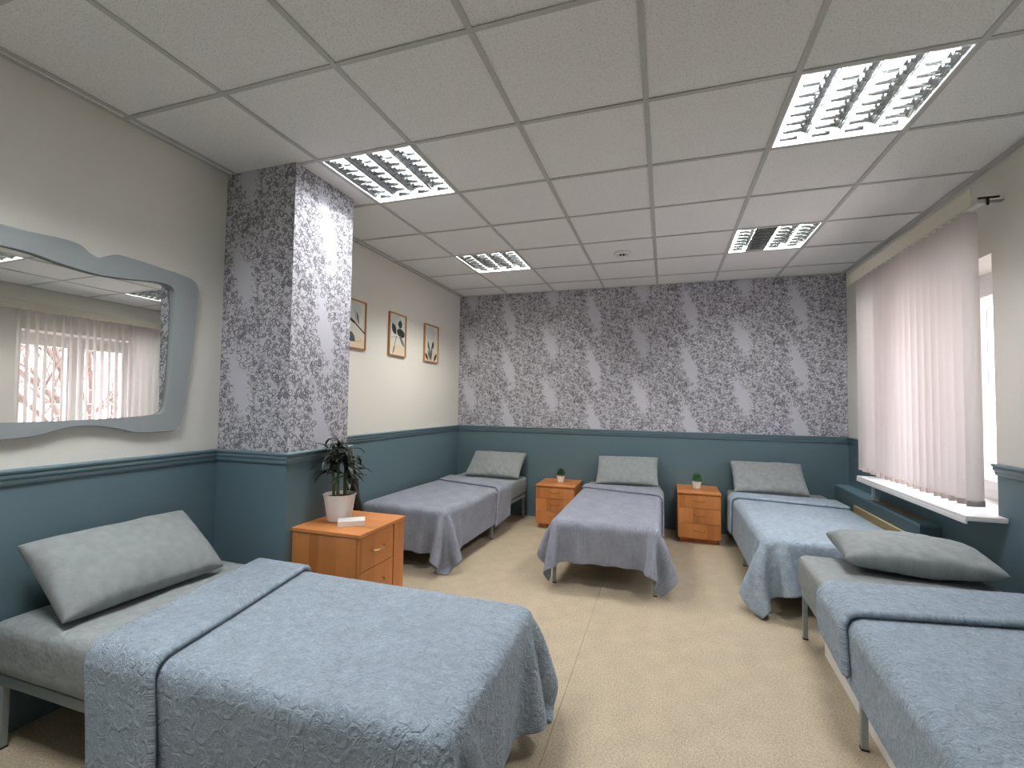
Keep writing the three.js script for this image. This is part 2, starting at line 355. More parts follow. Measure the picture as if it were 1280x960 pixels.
// smoke detector
{
  const d = thing('smoke_detector', 'small white round smoke detector on the ceiling tile', 'smoke detector', [-0.366, HC, -4.246]); d.scale.setScalar(1.25);
  mesh('base', lathe([[0, 0.002], [0.06, 0.002], [0.062, -0.006], [0.058, -0.014], [0.05, -0.016], [0, -0.016]].reverse(), 36), M.white, d);
  mesh('sensor_head', lathe([[0, -0.048], [0.022, -0.047], [0.034, -0.040], [0.036, -0.034], [0.034, -0.032], [0, -0.032]], 36), M.white, d);
  for (let k = 0; k < 8; k++) { const a = k / 8 * 6.283, p = mesh('vent_post', boxAt(-0.004, 0.004, -0.034, -0.014, -0.003, 0.003), M.white, d); p.position.set(Math.cos(a) * 0.032, 0, Math.sin(a) * 0.032); p.rotation.y = -a; }
  mesh('vent_core', new THREE.CylinderGeometry(0.024, 0.024, 0.02, 20).translate(0, -0.024, 0), M.dark, d);
}

// ---------------------------------------------------------------- window, grille and what lies outside
{
  const w = structGroup('window_1'), X = 2.0, D = 0.06, y0 = NY0 + 0.04, y1 = NY1 - 0.03, z0 = NZ0 + 0.012, z1 = NZ1 - 0.012, zm = (z0 + z1) / 2;
  const fr = (name, ya, yb, za, zb, t, xx = X) => mesh(name, mergeGeometries([boxAt(xx, xx + D, ya, yb, za, za + t, 0.004), boxAt(xx, xx + D, ya, yb, zb - t, zb, 0.004), boxAt(xx, xx + D, ya, ya + t, za + t, zb - t, 0.004), boxAt(xx, xx + D, yb - t, yb, za + t, zb - t, 0.004)]), M.pvc, w);
  fr('window_frame', y0, y1, z0, z1, 0.055);
  mesh('mullion', boxAt(X - 0.002, X + D, y0 + 0.055, y1 - 0.055, zm - 0.03, zm + 0.03, 0.004), M.pvc, w);
  for (const [a, b] of [[z0 + 0.055, zm - 0.03], [zm + 0.03, z1 - 0.055]]) {
    fr('casement', y0 + 0.055, y1 - 0.055, a, b, 0.062, X - 0.012);
    mesh('pane', boxAt(X + 0.02, X + 0.024, y0 + 0.117, y1 - 0.117, a + 0.062, b - 0.062), M.glass, w);
  }
  mesh('handle', mergeGeometries([boxAt(X - 0.03, X - 0.012, 1.42, 1.50, zm + 0.05, zm + 0.075, 0.004), boxAt(X - 0.05, X - 0.034, 1.34, 1.48, zm + 0.054, zm + 0.07, 0.005)]), M.white, w);
  mesh('outer_filler', mergeGeometries([boxAt(X, X + D, NY0, y0, NZ0, NZ1), boxAt(X, X + D, y1, NY1, NZ0, NZ1), boxAt(X, X + D, NY0, NY1, NZ0, z0), boxAt(X, X + D, NY0, NY1, z1, NZ1)]), M.pvc, w);
  const s = struct('trim_sill', mergeGeometries([boxAt(1.56, X, NY0, NY0 + 0.03, NZ0 + 0.001, NZ1 - 0.001, 0.006), boxAt(1.56, XR - 0.001, NY0, NY0 + 0.03, -4.73, NZ0, 0.006), boxAt(1.56, XR - 0.001, NY0, NY0 + 0.03, NZ1, -3.215, 0.006), boxAt(1.558, 1.572, NY0 - 0.016, NY0 + 0.012, -4.73, -3.215, 0.005)]), M.pvc);
  s.userData.label = 'white window sill board';
  const br = mesh('sill_bracket', mergeGeometries([boxAt(1.655, 1.675, 0.602, NY0, -4.70, -4.68, 0.003), boxAt(1.64, 1.70, 0.600, 0.606, -4.715, -4.665)]), M.white, scene); tag(br, 'small white prop under the far end of the window sill', 'bracket');

  const g = thing('window_grille', 'white metal security grille with curled bars outside the window', 'grille', [2.3, 0, 0]);
  const gm = std({ color: 0xe9e6e4, roughness: 0.5 });
  for (let z = NZ0 - 0.1; z < NZ1 + 0.15; z += 0.118) mesh('upright_bar', new THREE.CylinderGeometry(0.006, 0.006, 1.62, 8).translate(0, 1.55, z), gm, g);
  for (const y of [0.78, 1.14, 1.42, 2.3]) mesh('cross_bar', boxAt(-0.006, 0.006, y - 0.008, y + 0.008, NZ0 - 0.15, NZ1 + 0.15), gm, g);
  for (let z = NZ0 - 0.04; z < NZ1 + 0.1; z += 0.118) for (const [y, f] of [[1.22, 1], [1.66, -1]]) mesh('curl', new THREE.TorusGeometry(0.05, 0.005, 6, 16, 3.6).rotateZ(f > 0 ? 0 : Math.PI).rotateY(Math.PI / 2).translate(0, y, z), gm, g);

  const gr = mesh('ground', boxAt(2.6, 60, -1.1, -1.0, -50, 40), std({ color: 0xbdb3ad, roughness: 1 }), scene); gr.userData.kind = 'structure';
  const b = thing('apartment_building', 'pale pink building across the yard seen through the window', 'building', [17, -1, -13]);
  const pink = std({ color: 0xe2c4c0, roughness: 0.9 }), dk = std({ color: 0x8a8b93, roughness: 0.2 });
  mesh('wall', boxAt(0, 8, 0, 7, -16, 16), pink, b); mesh('roof', boxAt(-0.4, 8.4, 7, 7.4, -16.4, 16.4), std({ color: 0x9c8a86, roughness: 0.9 }), b);
  for (let k = 0; k < 9; k++) for (let j = 0; j < 2; j++) { const wz = -14 + k * 3.4, wy = 1.2 + j * 3.0; const wn = mesh('window', boxAt(-0.06, 0.02, wy, wy + 1.6, wz, wz + 1.3), M.pvc, b); mesh('pane', boxAt(-0.08, -0.055, wy + 0.1, wy + 1.5, wz + 0.1, wz + 1.2), dk, wn); }
  const bark = std({ color: 0x6f5f58, roughness: 0.95 });
  function bareTree(px, pz, h, s0, label) {
    const t = thing('bare_tree', label, 'tree', [px, -1, pz]); seed = s0;
    const out = [];
    const grow = (p, d, len, r, lv) => {
      const pts = [p.clone()]; let q = p.clone(), dir = d.clone();
      for (let k = 0; k < 4; k++) { dir.add(new THREE.Vector3(rr(-1, 1), rr(-0.4, 0.8), rr(-1, 1)).multiplyScalar(0.16)).normalize(); q = q.clone().addScaledVector(dir, len / 4); pts.push(q); }
      const g = new THREE.TubeGeometry(new THREE.CatmullRomCurve3(pts), 6, r, 5); 
      const pos = g.attributes.position; for (let i = 0; i < pos.count; i++) { const ring = Math.floor(i / 6) / 6, c = new THREE.CatmullRomCurve3(pts).getPointAt(Math.min(1, ring)), k = 1 - 0.45 * ring; pos.setXYZ(i, c.x + (pos.getX(i) - c.x) * k, c.y + (pos.getY(i) - c.y) * k, c.z + (pos.getZ(i) - c.z) * k); }
      if (lv === 0) mesh('trunk', g, bark, t); else out.push([lv, g]);
      if (lv >= 4) return;
      const n = lv === 0 ? 6 : 4;
      for (let k = 0; k < n; k++) {
        const at = pts[lv === 0 ? 2 + (k % 3) : 1 + (k % 4)], nd = dir.clone().multiplyScalar(0.6).add(new THREE.Vector3(rr(-1, 1), rr(-0.1, 0.9), rr(-1, 1))).normalize();
        grow(at, nd, len * rr(0.5, 0.75), r * 0.5, lv + 1);
      }
    };
    grow(new THREE.Vector3(0, 0, 0), new THREE.Vector3(0.05, 1, 0.02), h * 0.5, h * 0.018, 0);
    out.filter((o) => o[0] === 1).forEach((o) => mesh('branch', o[1], bark, t));
    mesh('twigs', mergeGeometries(out.filter((o) => o[0] > 1).map((o) => o[1])), bark, t).userData.kind = 'stuff';
  }
  bareTree(7.2, -7.0, 6.5, 31, 'bare leafless tree close outside the window grille');
  bareTree(11, -9.6, 6.0, 57, 'bare leafless tree standing before the pink building');
  bareTree(9.5, -13.5, 6.0, 83, 'bare leafless tree farther along the yard, beyond the blind');
}

// vertical blind
{
  const X = 1.605, y0 = 0.845, y1 = 2.45, b = thing('vertical_blind', 'cream fabric vertical blind hanging before the window', 'blind', [0, 0, 0]);
  mesh('headrail', mergeGeometries([boxAt(X - 0.02, X + 0.02, 2.475, 2.515, -4.74, -3.10, 0.003)]), M.white, b);
  mesh('valance', boxAt(X - 0.085, X - 0.077, 2.44, 2.535, -4.74, -3.02, 0.003), M.valance, b);
  for (const z of [-4.6, -3.86, -3.2]) mesh('wall_bracket', mergeGeometries([boxAt(X + 0.02, XR, 2.515, 2.521, z - 0.015, z + 0.015), boxAt(X - 0.02, X + 0.03, 2.513, 2.517, z - 0.015, z + 0.015)]), M.steel, b);
  mesh('end_bracket', mergeGeometries([boxAt(X - 0.015, X + 0.075, 2.50, 2.508, -3.10, -3.09), boxAt(X + 0.02, X + 0.03, 2.465, 2.50, -3.10, -3.09)]), M.dark, b);
  seed = 5;
  const N = 19;
  for (let k = 0; k < N; k++) {
    const z = -3.21 - k * 0.0815, a = (k > 14 ? -0.35 : 0.16) + rr(-0.09, 0.09), w = 0.089, yb = y0 + rr(-0.004, 0.004);
    const g = new THREE.PlaneGeometry(w, y1 + 0.02 - yb, 6, 1), p = g.attributes.position;
    for (let i = 0; i < p.count; i++) p.setZ(i, 0.009 * (1 - Math.pow(p.getX(i) / (w / 2), 2)));
    g.computeVertexNormals();
    const uv = g.attributes.uv; for (let i = 0; i < uv.count; i++) uv.setXY(i, uv.getX(i) * w, uv.getY(i) * 1.6);
    const s = mesh('slat', g, M.slat, b); s.position.set(X, (y1 + 0.02 + yb) / 2, z); s.rotation.y = a;
    const wt = mesh('slat_weight', boxAt(-w / 2 - 0.001, w / 2 + 0.001, -0.034, 0, -0.003, 0.005, 0.002), M.slatWeight, s); wt.position.y = -(y1 + 0.02 - yb) / 2 + 0.034;
    const cl = mesh('slat_hanger', boxAt(-0.012, 0.012, 0, 0.03, -0.002, 0.002), M.white, s); cl.position.y = (y1 + 0.02 - yb) / 2 - 0.012;
  }
  const pts = []; for (let k = 0; k <= 10; k++) pts.push([X + 0.01, 2.48 - k * 0.13, -4.735 - 0.006 * Math.sin(k)]);
  mesh('cord', tube(pts, 0.002, 30, 5), M.white, b);
}

// boxed-in pipe ledge under the window, with worn paint on its top
{
  const worn = canvasTex(256, 1024, (g, W, H) => {
    g.fillStyle = '#7693a0'; g.fillRect(0, 0, W, H); seed = 9;
    for (let i = 0; i < 420; i++) {
      const y = rr(0.09, 0.5) * H, x = rr(0.3, 0.95) * W, s = rr(6, 34);
      g.fillStyle = ['rgba(176,134,62,0.5)', 'rgba(150,98,44,0.5)', 'rgba(190,170,90,0.4)', 'rgba(110,84,58,0.4)'][i % 4];
      g.beginPath(); g.ellipse(x, y, s * 0.35, s, 0, 0, 6.28); g.fill();
    }
  });
  const l = thing('pipe_ledge', 'teal painted boxed-in ledge under the window sill with worn top', 'ledge', [0, 0, 0]);
  mesh('front_board', boxAt(1.63, 1.65, 0, 0.582, ZB, -3.86), M.teal, l);
  mesh('end_board', boxAt(1.65, XR - 0.002, 0, 0.582, -3.88, -3.86), M.teal, l);
  const tg = new RoundedBoxGeometry(0.122, 0.018, ZB * -1 - 3.86 + 0.004, 2, 0.003), p = tg.attributes.position, uv = tg.attributes.uv;
  for (let i = 0; i < p.count; i++) uv.setXY(i, p.getX(i) / 0.122 + 0.5, p.getZ(i) / 1.64 + 0.5);
  tg.translate((1.628 + XR) / 2, 0.591, (ZB - 3.86) / 2 + 0.002);
  mesh('top_board', tg, std({ map: worn, roughness: 0.5 }), l);
  const pl = mesh('wooden_board', boxAt(1.604, 1.626, 0, 0.50, -4.95, -4.02, 0.003), std({ color: 0xc0ad85, roughness: 0.6 }), scene);
  tag(pl, 'pale wooden board on edge between the bed and the teal ledge', 'board');
}

// ---------------------------------------------------------------- mirror with a wavy frame
{
  const O = [[-1.10, 2.052], [-1.167, 2.055], [-1.30, 2.064], [-1.355, 2.058], [-1.393, 2.032], [-1.431, 2.022], [-1.463, 2.038], [-1.506, 2.059], [-1.56, 2.060], [-1.70, 2.054], [-1.82, 2.046], [-1.875, 2.036], [-1.905, 2.012], [-1.912, 1.975], [-1.845, 1.25], [-1.832, 1.220], [-1.805, 1.206], [-1.62, 1.207], [-1.56, 1.223], [-1.49, 1.240], [-1.426, 1.247], [-1.336, 1.242], [-1.27, 1.224], [-1.215, 1.210], [-1.13, 1.211]];
  const I = [[-1.10, 1.977], [-1.183, 1.973], [-1.292, 1.957], [-1.428, 1.948], [-1.56, 1.960], [-1.676, 1.977], [-1.736, 1.979], [-1.770, 1.968], [-1.786, 1.94], [-1.762, 1.345], [-1.750, 1.310], [-1.722, 1.292], [-1.10, 1.296]];
  const c = -1.13;                                                               // mirrored about its own middle line
  const full = (a) => { const right = a.filter((p) => p[0] < c - 0.001).map(([z, y]) => [-(z - c), y - 1.63]); const left = right.map(([x, y]) => [-x, y]).reverse(); return right.concat(left); };
  const path = (pts, s) => { const v = pts.map((p) => new THREE.Vector2(...p)); const q = new THREE.CatmullRomCurve3(v.map((p) => new THREE.Vector3(p.x, p.y, 0)), true, 'centripetal').getPoints(400); q.forEach((p, i) => i ? s.lineTo(p.x, p.y) : s.moveTo(p.x, p.y)); return s; };
  const fs = path(full(O), new THREE.Shape()); fs.holes.push(path(full(I), new THREE.Path()));
  const m = thing('wall_mirror', 'wide wall mirror in a wavy blue-grey wooden frame', 'mirror', [XL + 0.011, 1.63, c]);
  m.rotation.set(0, Math.PI / 2, 0);
  mesh('frame', new THREE.ExtrudeGeometry(fs, { depth: 0.022, bevelEnabled: true, bevelThickness: 0.004, bevelSize: 0.004, bevelSegments: 3 }), M.mirrorFrame, m);
  const gs = path(full(I).map(([x, y]) => [x * 1.02, y * 1.03]), new THREE.Shape());
  const gl = mesh('mirror_glass', new THREE.ExtrudeGeometry(gs, { depth: 0.003, bevelEnabled: false }), M.mirror, m);
  gl.position.z = 0.010; gl.rotation.set(-0.015, 0.013, 0);
  const bk = mesh('backing', new THREE.ExtrudeGeometry(gs, { depth: 0.003, bevelEnabled: false }), M.dark, m); bk.position.z = -0.010;
}

// ---------------------------------------------------------------- botanical prints
{
  const leaf = (g, x, y, l, w, a, col) => { g.save(); g.translate(x, y); g.rotate(a); g.fillStyle = col; g.beginPath(); g.moveTo(0, 0); g.quadraticCurveTo(w, -l * 0.5, 0, -l); g.quadraticCurveTo(-w, -l * 0.5, 0, 0); g.fill(); g.restore(); };
  const line = (g, pts, w, col) => { g.strokeStyle = col; g.lineWidth = w; g.lineCap = 'round'; g.beginPath(); pts.forEach((p, i) => i ? g.lineTo(...p) : g.moveTo(...p)); g.stroke(); };
  const paper = (g, W, H) => { g.fillStyle = '#dedbd0'; g.fillRect(0, 0, W, H); g.fillStyle = 'rgba(196,204,202,0.75)'; g.beginPath(); g.ellipse(W * 0.45, H * 0.22, W * 0.36, H * 0.2, 0, 0, 6.28); g.fill(); g.fillStyle = 'rgba(226,206,172,0.8)'; g.beginPath(); g.ellipse(W * 0.6, H * 0.86, W * 0.42, H * 0.12, 0, 0, 6.28); g.fill(); };
  const arts = [
    (g, W, H) => { paper(g, W, H); line(g, [[0, H * 0.36], [W * 0.3, H * 0.38], [W * 0.55, H * 0.48], [W, H * 0.66]], 20, '#22262a'); line(g, [[W * 0.1, H * 0.36], [W * 0.5, H * 0.46]], 34, '#22262a'); leaf(g, W * 0.72, H * 0.5, 190, 36, -0.3, '#565f62'); leaf(g, W * 0.62, H * 0.52, 250, 8, -0.25, '#565f62'); g.fillStyle = '#4b5356'; g.beginPath(); g.moveTo(W * 0.05, H * 0.86); g.quadraticCurveTo(W * 0.08, H * 0.68, W * 0.34, H * 0.67); g.quadraticCurveTo(W * 0.52, H * 0.7, W * 0.56, H * 0.87); g.quadraticCurveTo(W * 0.3, H * 0.9, W * 0.05, H * 0.86); g.fill(); line(g, [[W * 0.56, H * 0.87], [W * 0.85, H * 0.84]], 4, '#6a7274'); },
    (g, W, H) => { paper(g, W, H); line(g, [[W * 0.22, H * 0.97], [W * 0.34, H * 0.74], [W * 0.44, H * 0.54]], 12, '#2a2e33'); line(g, [[W * 0.26, H * 0.92], [W * 0.32, H * 0.8]], 22, '#2a2e33'); leaf(g, W * 0.4, H * 0.5, 190, 110, -0.55, '#2a2e33'); g.fillStyle = '#23272c'; g.beginPath(); g.ellipse(W * 0.72, H * 0.44, W * 0.26, H * 0.105, 0.2, 0, 6.28); g.fill(); leaf(g, W * 0.66, H * 0.33, 130, 110, 0.05, '#2a2e33'); leaf(g, W * 0.98, H * 0.78, 230, 60, -0.72, '#6d7679'); line(g, [[W * 0.44, H * 0.54], [W * 0.7, H * 0.58]], 5, '#4a5054'); line(g, [[W * 0.1, H * 0.6], [W * 0.44, H * 0.54]], 4, '#4a5054'); },
    (g, W, H) => { paper(g, W, H); for (const [x, l, a, c, w] of [[0.5, 300, -0.28, '#5b6367', 46], [0.52, 260, 0.02, '#4c5458', 40], [0.46, 200, -0.5, '#6b7275', 44]]) leaf(g, W * x, H * 0.98, l, w, a, c); leaf(g, W * 0.3, H * 0.68, 150, 40, -0.1, '#4c5458'); leaf(g, W * 0.62, H * 0.66, 150, 62, 0.08, '#2a2e33'); line(g, [[W * 0.62, H * 0.64], [W * 0.52, H * 0.98]], 5, '#2a2e33'); leaf(g, W * 0.28, H * 0.99, 150, 60, -0.6, '#2f3338'); leaf(g, W * 0.72, H * 0.99, 170, 60, 0.6, '#2f3338'); },
  ];
  const spots = [[-3.335, 0.315, 'framed botanical print with a dark branch and grey leaf, nearest the pillar'], [-4.012, 0.305, 'framed botanical print with a round dark bloom, between two prints'], [-4.715, 0.33, 'framed botanical print with upright grass blades, nearest the back wall']];
  const fm = std({ color: 0xb98450, roughness: 0.5 });
  spots.forEach(([z, w, label], i) => {
    const p = thing('framed_print', label, 'picture', [XL, 2.032, z], Math.PI / 2, 'botanical prints on the cream wall'), h = 0.425, t = 0.012;
    mesh('frame', mergeGeometries([boxAt(-w / 2, w / 2, h / 2 - t, h / 2, 0, 0.022, 0.002), boxAt(-w / 2, w / 2, -h / 2, -h / 2 + t, 0, 0.022, 0.002), boxAt(-w / 2, -w / 2 + t, -h / 2 + t, h / 2 - t, 0, 0.022, 0.002), boxAt(w / 2 - t, w / 2, -h / 2 + t, h / 2 - t, 0, 0.022, 0.002)]), fm, p);
    const tex = canvasTex(420, 600, arts[i]);
    const s = mesh('print', new THREE.BoxGeometry(w - 2 * t, h - 2 * t, 0.004).translate(0, 0, 0.008), std({ map: tex, roughness: 0.7 }), p);
  });
}

// ---------------------------------------------------------------- cloth
// Mass-spring sheet let fall over the mattress. Local frame of a bed: x across, z from head to foot, y up.
function drape(o) {
  const { x0, x1, zHead, zFoot, hx, zl, top, bottom, t, steps = 140, cell = 0.028, walls = [] } = o;   // zHead/zFoot: functions of the cross coordinate s in 0..1
  const nx = Math.round((x1 - x0) / cell), nz = Math.round((zFoot(0.5) - zHead(0.5)) / cell), W = nx + 1, H = nz + 1, n = W * H;
  const px = new Float64Array(n), py = new Float64Array(n), pz = new Float64Array(n), qx = new Float64Array(n), qy = new Float64Array(n), qz = new Float64Array(n), u = new Float32Array(n), v = new Float32Array(n);
  const off = t / 2, r = o.r ?? 0.045, sd = o.seed ?? 1;
  for (let j = 0; j < H; j++) for (let i = 0; i < W; i++) {
    const k = j * W + i, s = i / nx, X = x0 + (x1 - x0) * s, Z = zHead(s) + (zFoot(s) - zHead(s)) * j / nz;
    px[k] = qx[k] = X; pz[k] = qz[k] = Z; py[k] = qy[k] = top + off + 0.012 + 0.012 * noise(X * 6, Z * 6, sd); u[k] = X; v[k] = Z;
  }
  const A = [], B = [], D = [], K = [];
  const link = (a, b, st) => { A.push(a); B.push(b); D.push(Math.hypot(u[a] - u[b], v[a] - v[b])); K.push(st * 0.5); };
  for (let j = 0; j < H; j++) for (let i = 0; i < W; i++) {
    const k = j * W + i;
    if (i < nx) link(k, k + 1, 1); if (j < nz) link(k, k + W, 1);
    if (i < nx && j < nz) { link(k, k + W + 1, 0.5); link(k + 1, k + W, 0.5); }
    if (i < nx - 1) link(k, k + 2, o.bend ?? 0.18); if (j < nz - 1) link(k, k + 2 * W, o.bend ?? 0.18);
  }
  const ia = Int32Array.from(A), ib = Int32Array.from(B), rl = Float64Array.from(D), st = Float64Array.from(K), m = ia.length, cy = (top + bottom) / 2, hy = (top - bottom) / 2, cz = zl / 2, hz = zl / 2, R = r;
  const collide = () => {
    for (let k = 0; k < n; k++) {
      const dx = px[k], dy = py[k] - cy, dz = pz[k] - cz;
      const ax = Math.abs(dx) - (hx - R), ay = Math.abs(dy) - (hy - R), az = Math.abs(dz) - (hz - R);
      const mx = Math.max(ax, 0), my = Math.max(ay, 0), mz = Math.max(az, 0), out = Math.hypot(mx, my, mz), inn = Math.min(Math.max(ax, ay, az), 0), d = out + inn - R - off;
      if (d < 0) {
        let gx = 0, gy = 0, gz = 0;
        if (out > 1e-6) { gx = mx / out * Math.sign(dx); gy = my / out * Math.sign(dy); gz = mz / out * Math.sign(dz); }
        else if (ay >= ax && ay >= az) gy = Math.sign(dy); else if (ax >= az) gx = Math.sign(dx); else gz = Math.sign(dz);
        px[k] -= gx * d; py[k] -= gy * d; pz[k] -= gz * d;
        const f = 0.75; qx[k] += (px[k] - qx[k]) * f; qy[k] += (py[k] - qy[k]) * f; qz[k] += (pz[k] - qz[k]) * f;
      }
      if (py[k] < off + 0.002) { py[k] = off + 0.002; qx[k] += (px[k] - qx[k]) * 0.8; qz[k] += (pz[k] - qz[k]) * 0.8; }
      for (const [wx, sg] of walls) if ((px[k] - wx) * sg < 0) px[k] = wx;
    }
  };
  const dt2 = 5.5 / 3600;
  for (let s = 0; s < steps; s++) {
    const damp = s > steps * 0.7 ? 0.88 : 0.965;
    for (let k = 0; k < n; k++) {
      const vx = (px[k] - qx[k]) * damp, vy = (py[k] - qy[k]) * damp, vz = (pz[k] - qz[k]) * damp;
      qx[k] = px[k]; qy[k] = py[k]; qz[k] = pz[k]; px[k] += vx; py[k] += vy - dt2; pz[k] += vz;
    }
    for (let it = 0; it < 18; it++) {
      for (let c = 0; c < m; c++) {
        const a = ia[c], b = ib[c], dx = px[b] - px[a], dy = py[b] - py[a], dz = pz[b] - pz[a], l = Math.sqrt(dx * dx + dy * dy + dz * dz) || 1e-9, e = (l - rl[c]) / l * st[c];
        px[a] += dx * e; py[a] += dy * e; pz[a] += dz * e; px[b] -= dx * e; py[b] -= dy * e; pz[b] -= dz * e;
      }
      if (it % 3 === 2 || it === 17) collide();
    }
  }
  return { px, py, pz, u, v, W, H };
}
// thick closed sheet from a draped grid, twice as fine
function sheetGeo(d, t, ruffle = 0) {
  const W = d.W * 2 - 1, H = d.H * 2 - 1, P3 = [];
  const at = (i, j) => Math.min(d.H - 1, Math.max(0, j)) * d.W + Math.min(d.W - 1, Math.max(0, i));
  const cr = (a, b, c, e) => (-a + 9 * b + 9 * c - e) / 16;
  for (let j = 0; j < H; j++) for (let i = 0; i < W; i++) {
    const I = i >> 1, J = j >> 1, oi = i & 1, oj = j & 1, val = (A) => {
      const row = (jj) => oi ? cr(A[at(I - 1, jj)], A[at(I, jj)], A[at(I + 1, jj)], A[at(I + 2, jj)]) : A[at(I, jj)];
      return oj ? cr(row(J - 1), row(J), row(J + 1), row(J + 2)) : row(J);
    };
    P3.push([val(d.px), val(d.py), val(d.pz), val(d.u), val(d.v)]);
  }
  const N = P3.map(() => new THREE.Vector3()), a = new THREE.Vector3(), b = new THREE.Vector3();
  const q = (i, j) => P3[Math.min(H - 1, Math.max(0, j)) * W + Math.min(W - 1, Math.max(0, i))];
  for (let j = 0; j < H; j++) for (let i = 0; i < W; i++) {
    const e = q(i + 1, j), w = q(i - 1, j), f = q(i, j + 1), g = q(i, j - 1);
    a.set(e[0] - w[0], e[1] - w[1], e[2] - w[2]); b.set(f[0] - g[0], f[1] - g[1], f[2] - g[2]); N[j * W + i].crossVectors(b, a).normalize();
  }
  const pos = [], uv = [], idx = [];
  const push = (p, n, k) => { pos.push(p[0] + n.x * k, p[1] + n.y * k, p[2] + n.z * k); uv.push(p[3], p[4]); return pos.length / 3 - 1; };
  const up = P3.map((p, k) => push(p, N[k], t / 2)), dn = P3.map((p, k) => push(p, N[k], -t / 2));
  for (let j = 0; j < H - 1; j++) for (let i = 0; i < W - 1; i++) {
    const k = j * W + i; idx.push(up[k], up[k + W], up[k + 1], up[k + 1], up[k + W], up[k + W + 1]); idx.push(dn[k], dn[k + 1], dn[k + W], dn[k + 1], dn[k + W + 1], dn[k + W]);
  }
  const ring = []; for (let i = 0; i < W; i++) ring.push([i, 0]); for (let j = 1; j < H; j++) ring.push([W - 1, j]); for (let i = W - 2; i >= 0; i--) ring.push([i, H - 1]); for (let j = H - 2; j > 0; j--) ring.push([0, j]);
  const mid = ring.map(([i, j]) => { const p = q(i, j), inn = q(i === 0 ? 1 : i === W - 1 ? W - 2 : i, j === 0 ? 1 : j === H - 1 ? H - 2 : j); a.set(p[0] - inn[0], p[1] - inn[1], p[2] - inn[2]).normalize(); return push(p, a, t * 0.45); });
  ring.forEach(([i, j], k) => {
    const k2 = (k + 1) % ring.length, A = j * W + i, B = ring[k2][1] * W + ring[k2][0];
    idx.push(up[A], up[B], mid[k], up[B], mid[k2], mid[k], mid[k], mid[k2], dn[A], mid[k2], dn[B], dn[A]);
  });
  const g = new THREE.BufferGeometry(); g.setAttribute('position', new THREE.Float32BufferAttribute(pos, 3)); g.setAttribute('uv', new THREE.Float32BufferAttribute(uv, 2)); g.setIndex(idx); g.computeVertexNormals();
  return g;
}
function weld(g) {                                                               // smooth normals across seams, uv kept
  const p = g.attributes.position, map = new Map(), key = (i) => Math.round(p.getX(i) * 2e4) + ',' + Math.round(p.getY(i) * 2e4) + ',' + Math.round(p.getZ(i) * 2e4);
  g.computeVertexNormals(); const n = g.attributes.normal;
  for (let i = 0; i < p.count; i++) { const k = key(i), v = map.get(k) ?? map.set(k, new THREE.Vector3()).get(k); v.add(new THREE.Vector3().fromBufferAttribute(n, i)); }
  for (let i = 0; i < p.count; i++) { const v = map.get(key(i)).clone().normalize(); n.setXYZ(i, v.x, v.y, v.z); }
  return g;
}
function mattressGeo(w, l, y0, y1, s) {                                          // fitted sheet over a mattress: soft edges, slight sag and creases
  const g = new THREE.BoxGeometry(w, y1 - y0, l, 24, 8, 48), p = g.attributes.position, R = 0.04, hx = w / 2, hy = (y1 - y0) / 2, hz = l / 2, uv = g.attributes.uv, nrm = g.attributes.normal;
  for (let i = 0; i < p.count; i++) {
    let x = p.getX(i), y = p.getY(i), z = p.getZ(i);
    const n = [nrm.getX(i), nrm.getY(i), nrm.getZ(i)];
    uv.setXY(i, Math.abs(n[1]) > 0.5 ? x : Math.abs(n[0]) > 0.5 ? z : x, Math.abs(n[1]) > 0.5 ? z : y);
    const cx = Math.max(-hx + R, Math.min(hx - R, x)), cy = Math.max(-hy + R, Math.min(hy - R, y)), cz = Math.max(-hz + R, Math.min(hz - R, z));
    const d = Math.hypot(x - cx, y - cy, z - cz) || 1, ux = (x - cx) / d, uy = (y - cy) / d, uz = (z - cz) / d;
    x = cx + ux * R; y = cy + uy * R; z = cz + uz * R;
    const wob = 0.006 * noise(x * 4 + s, y * 5, z * 4) + 0.003 * noise(x * 13, y * 3 + s, z * 13);
    p.setXYZ(i, x + ux * wob, y + Math.max(0, uy) * wob, z + uz * wob);
  }
  g.deleteAttribute('normal');
  const m = weld(g); m.translate(0, (y0 + y1) / 2, l / 2); return m;
}
function pillowGeo(w, h, t, s) {
  const nu = 44, nv = 30, pos = [], uv = [], idx = [];
  for (const side of [1, -1]) {
    const base = pos.length / 3;
    for (let j = 0; j <= nv; j++) for (let i = 0; i <= nu; i++) {
      const a = Math.sin((i / nu * 2 - 1) * Math.PI / 2), b = Math.sin((j / nv * 2 - 1) * Math.PI / 2), e = (1 - a * a) * (1 - b * b);
      const X = a * w / 2 * (1 - 0.03 * (1 - b * b)), Y = b * h / 2 * (1 - 0.05 * (1 - a * a));
      const crease = 0.010 * noise(X * 9 + s, Y * 9, side * 3) + 0.006 * noise(X * 24, Y * 20 + s, side);
      const Z = side * (t / 2 * Math.pow(e, 0.34) + crease * smooth(0, 0.2, e)) + 0.008 * noise(X * 5, Y * 5, s) * smooth(0, 0.1, e) ;
      pos.push(X, Y, Z); uv.push(X, Y);
    }
    for (let j = 0; j < nv; j++) for (let i = 0; i < nu; i++) { const k = base + j * (nu + 1) + i; side > 0 ? idx.push(k, k + 1, k + nu + 1, k + 1, k + nu + 2, k + nu + 1) : idx.push(k, k + nu + 1, k + 1, k + 1, k + nu + 1, k + nu + 2); }
  }
  const g = new THREE.BufferGeometry(); g.setAttribute('position', new THREE.Float32BufferAttribute(pos, 3)); g.setAttribute('uv', new THREE.Float32BufferAttribute(uv, 2)); g.setIndex(idx);
  return weld(g);
}

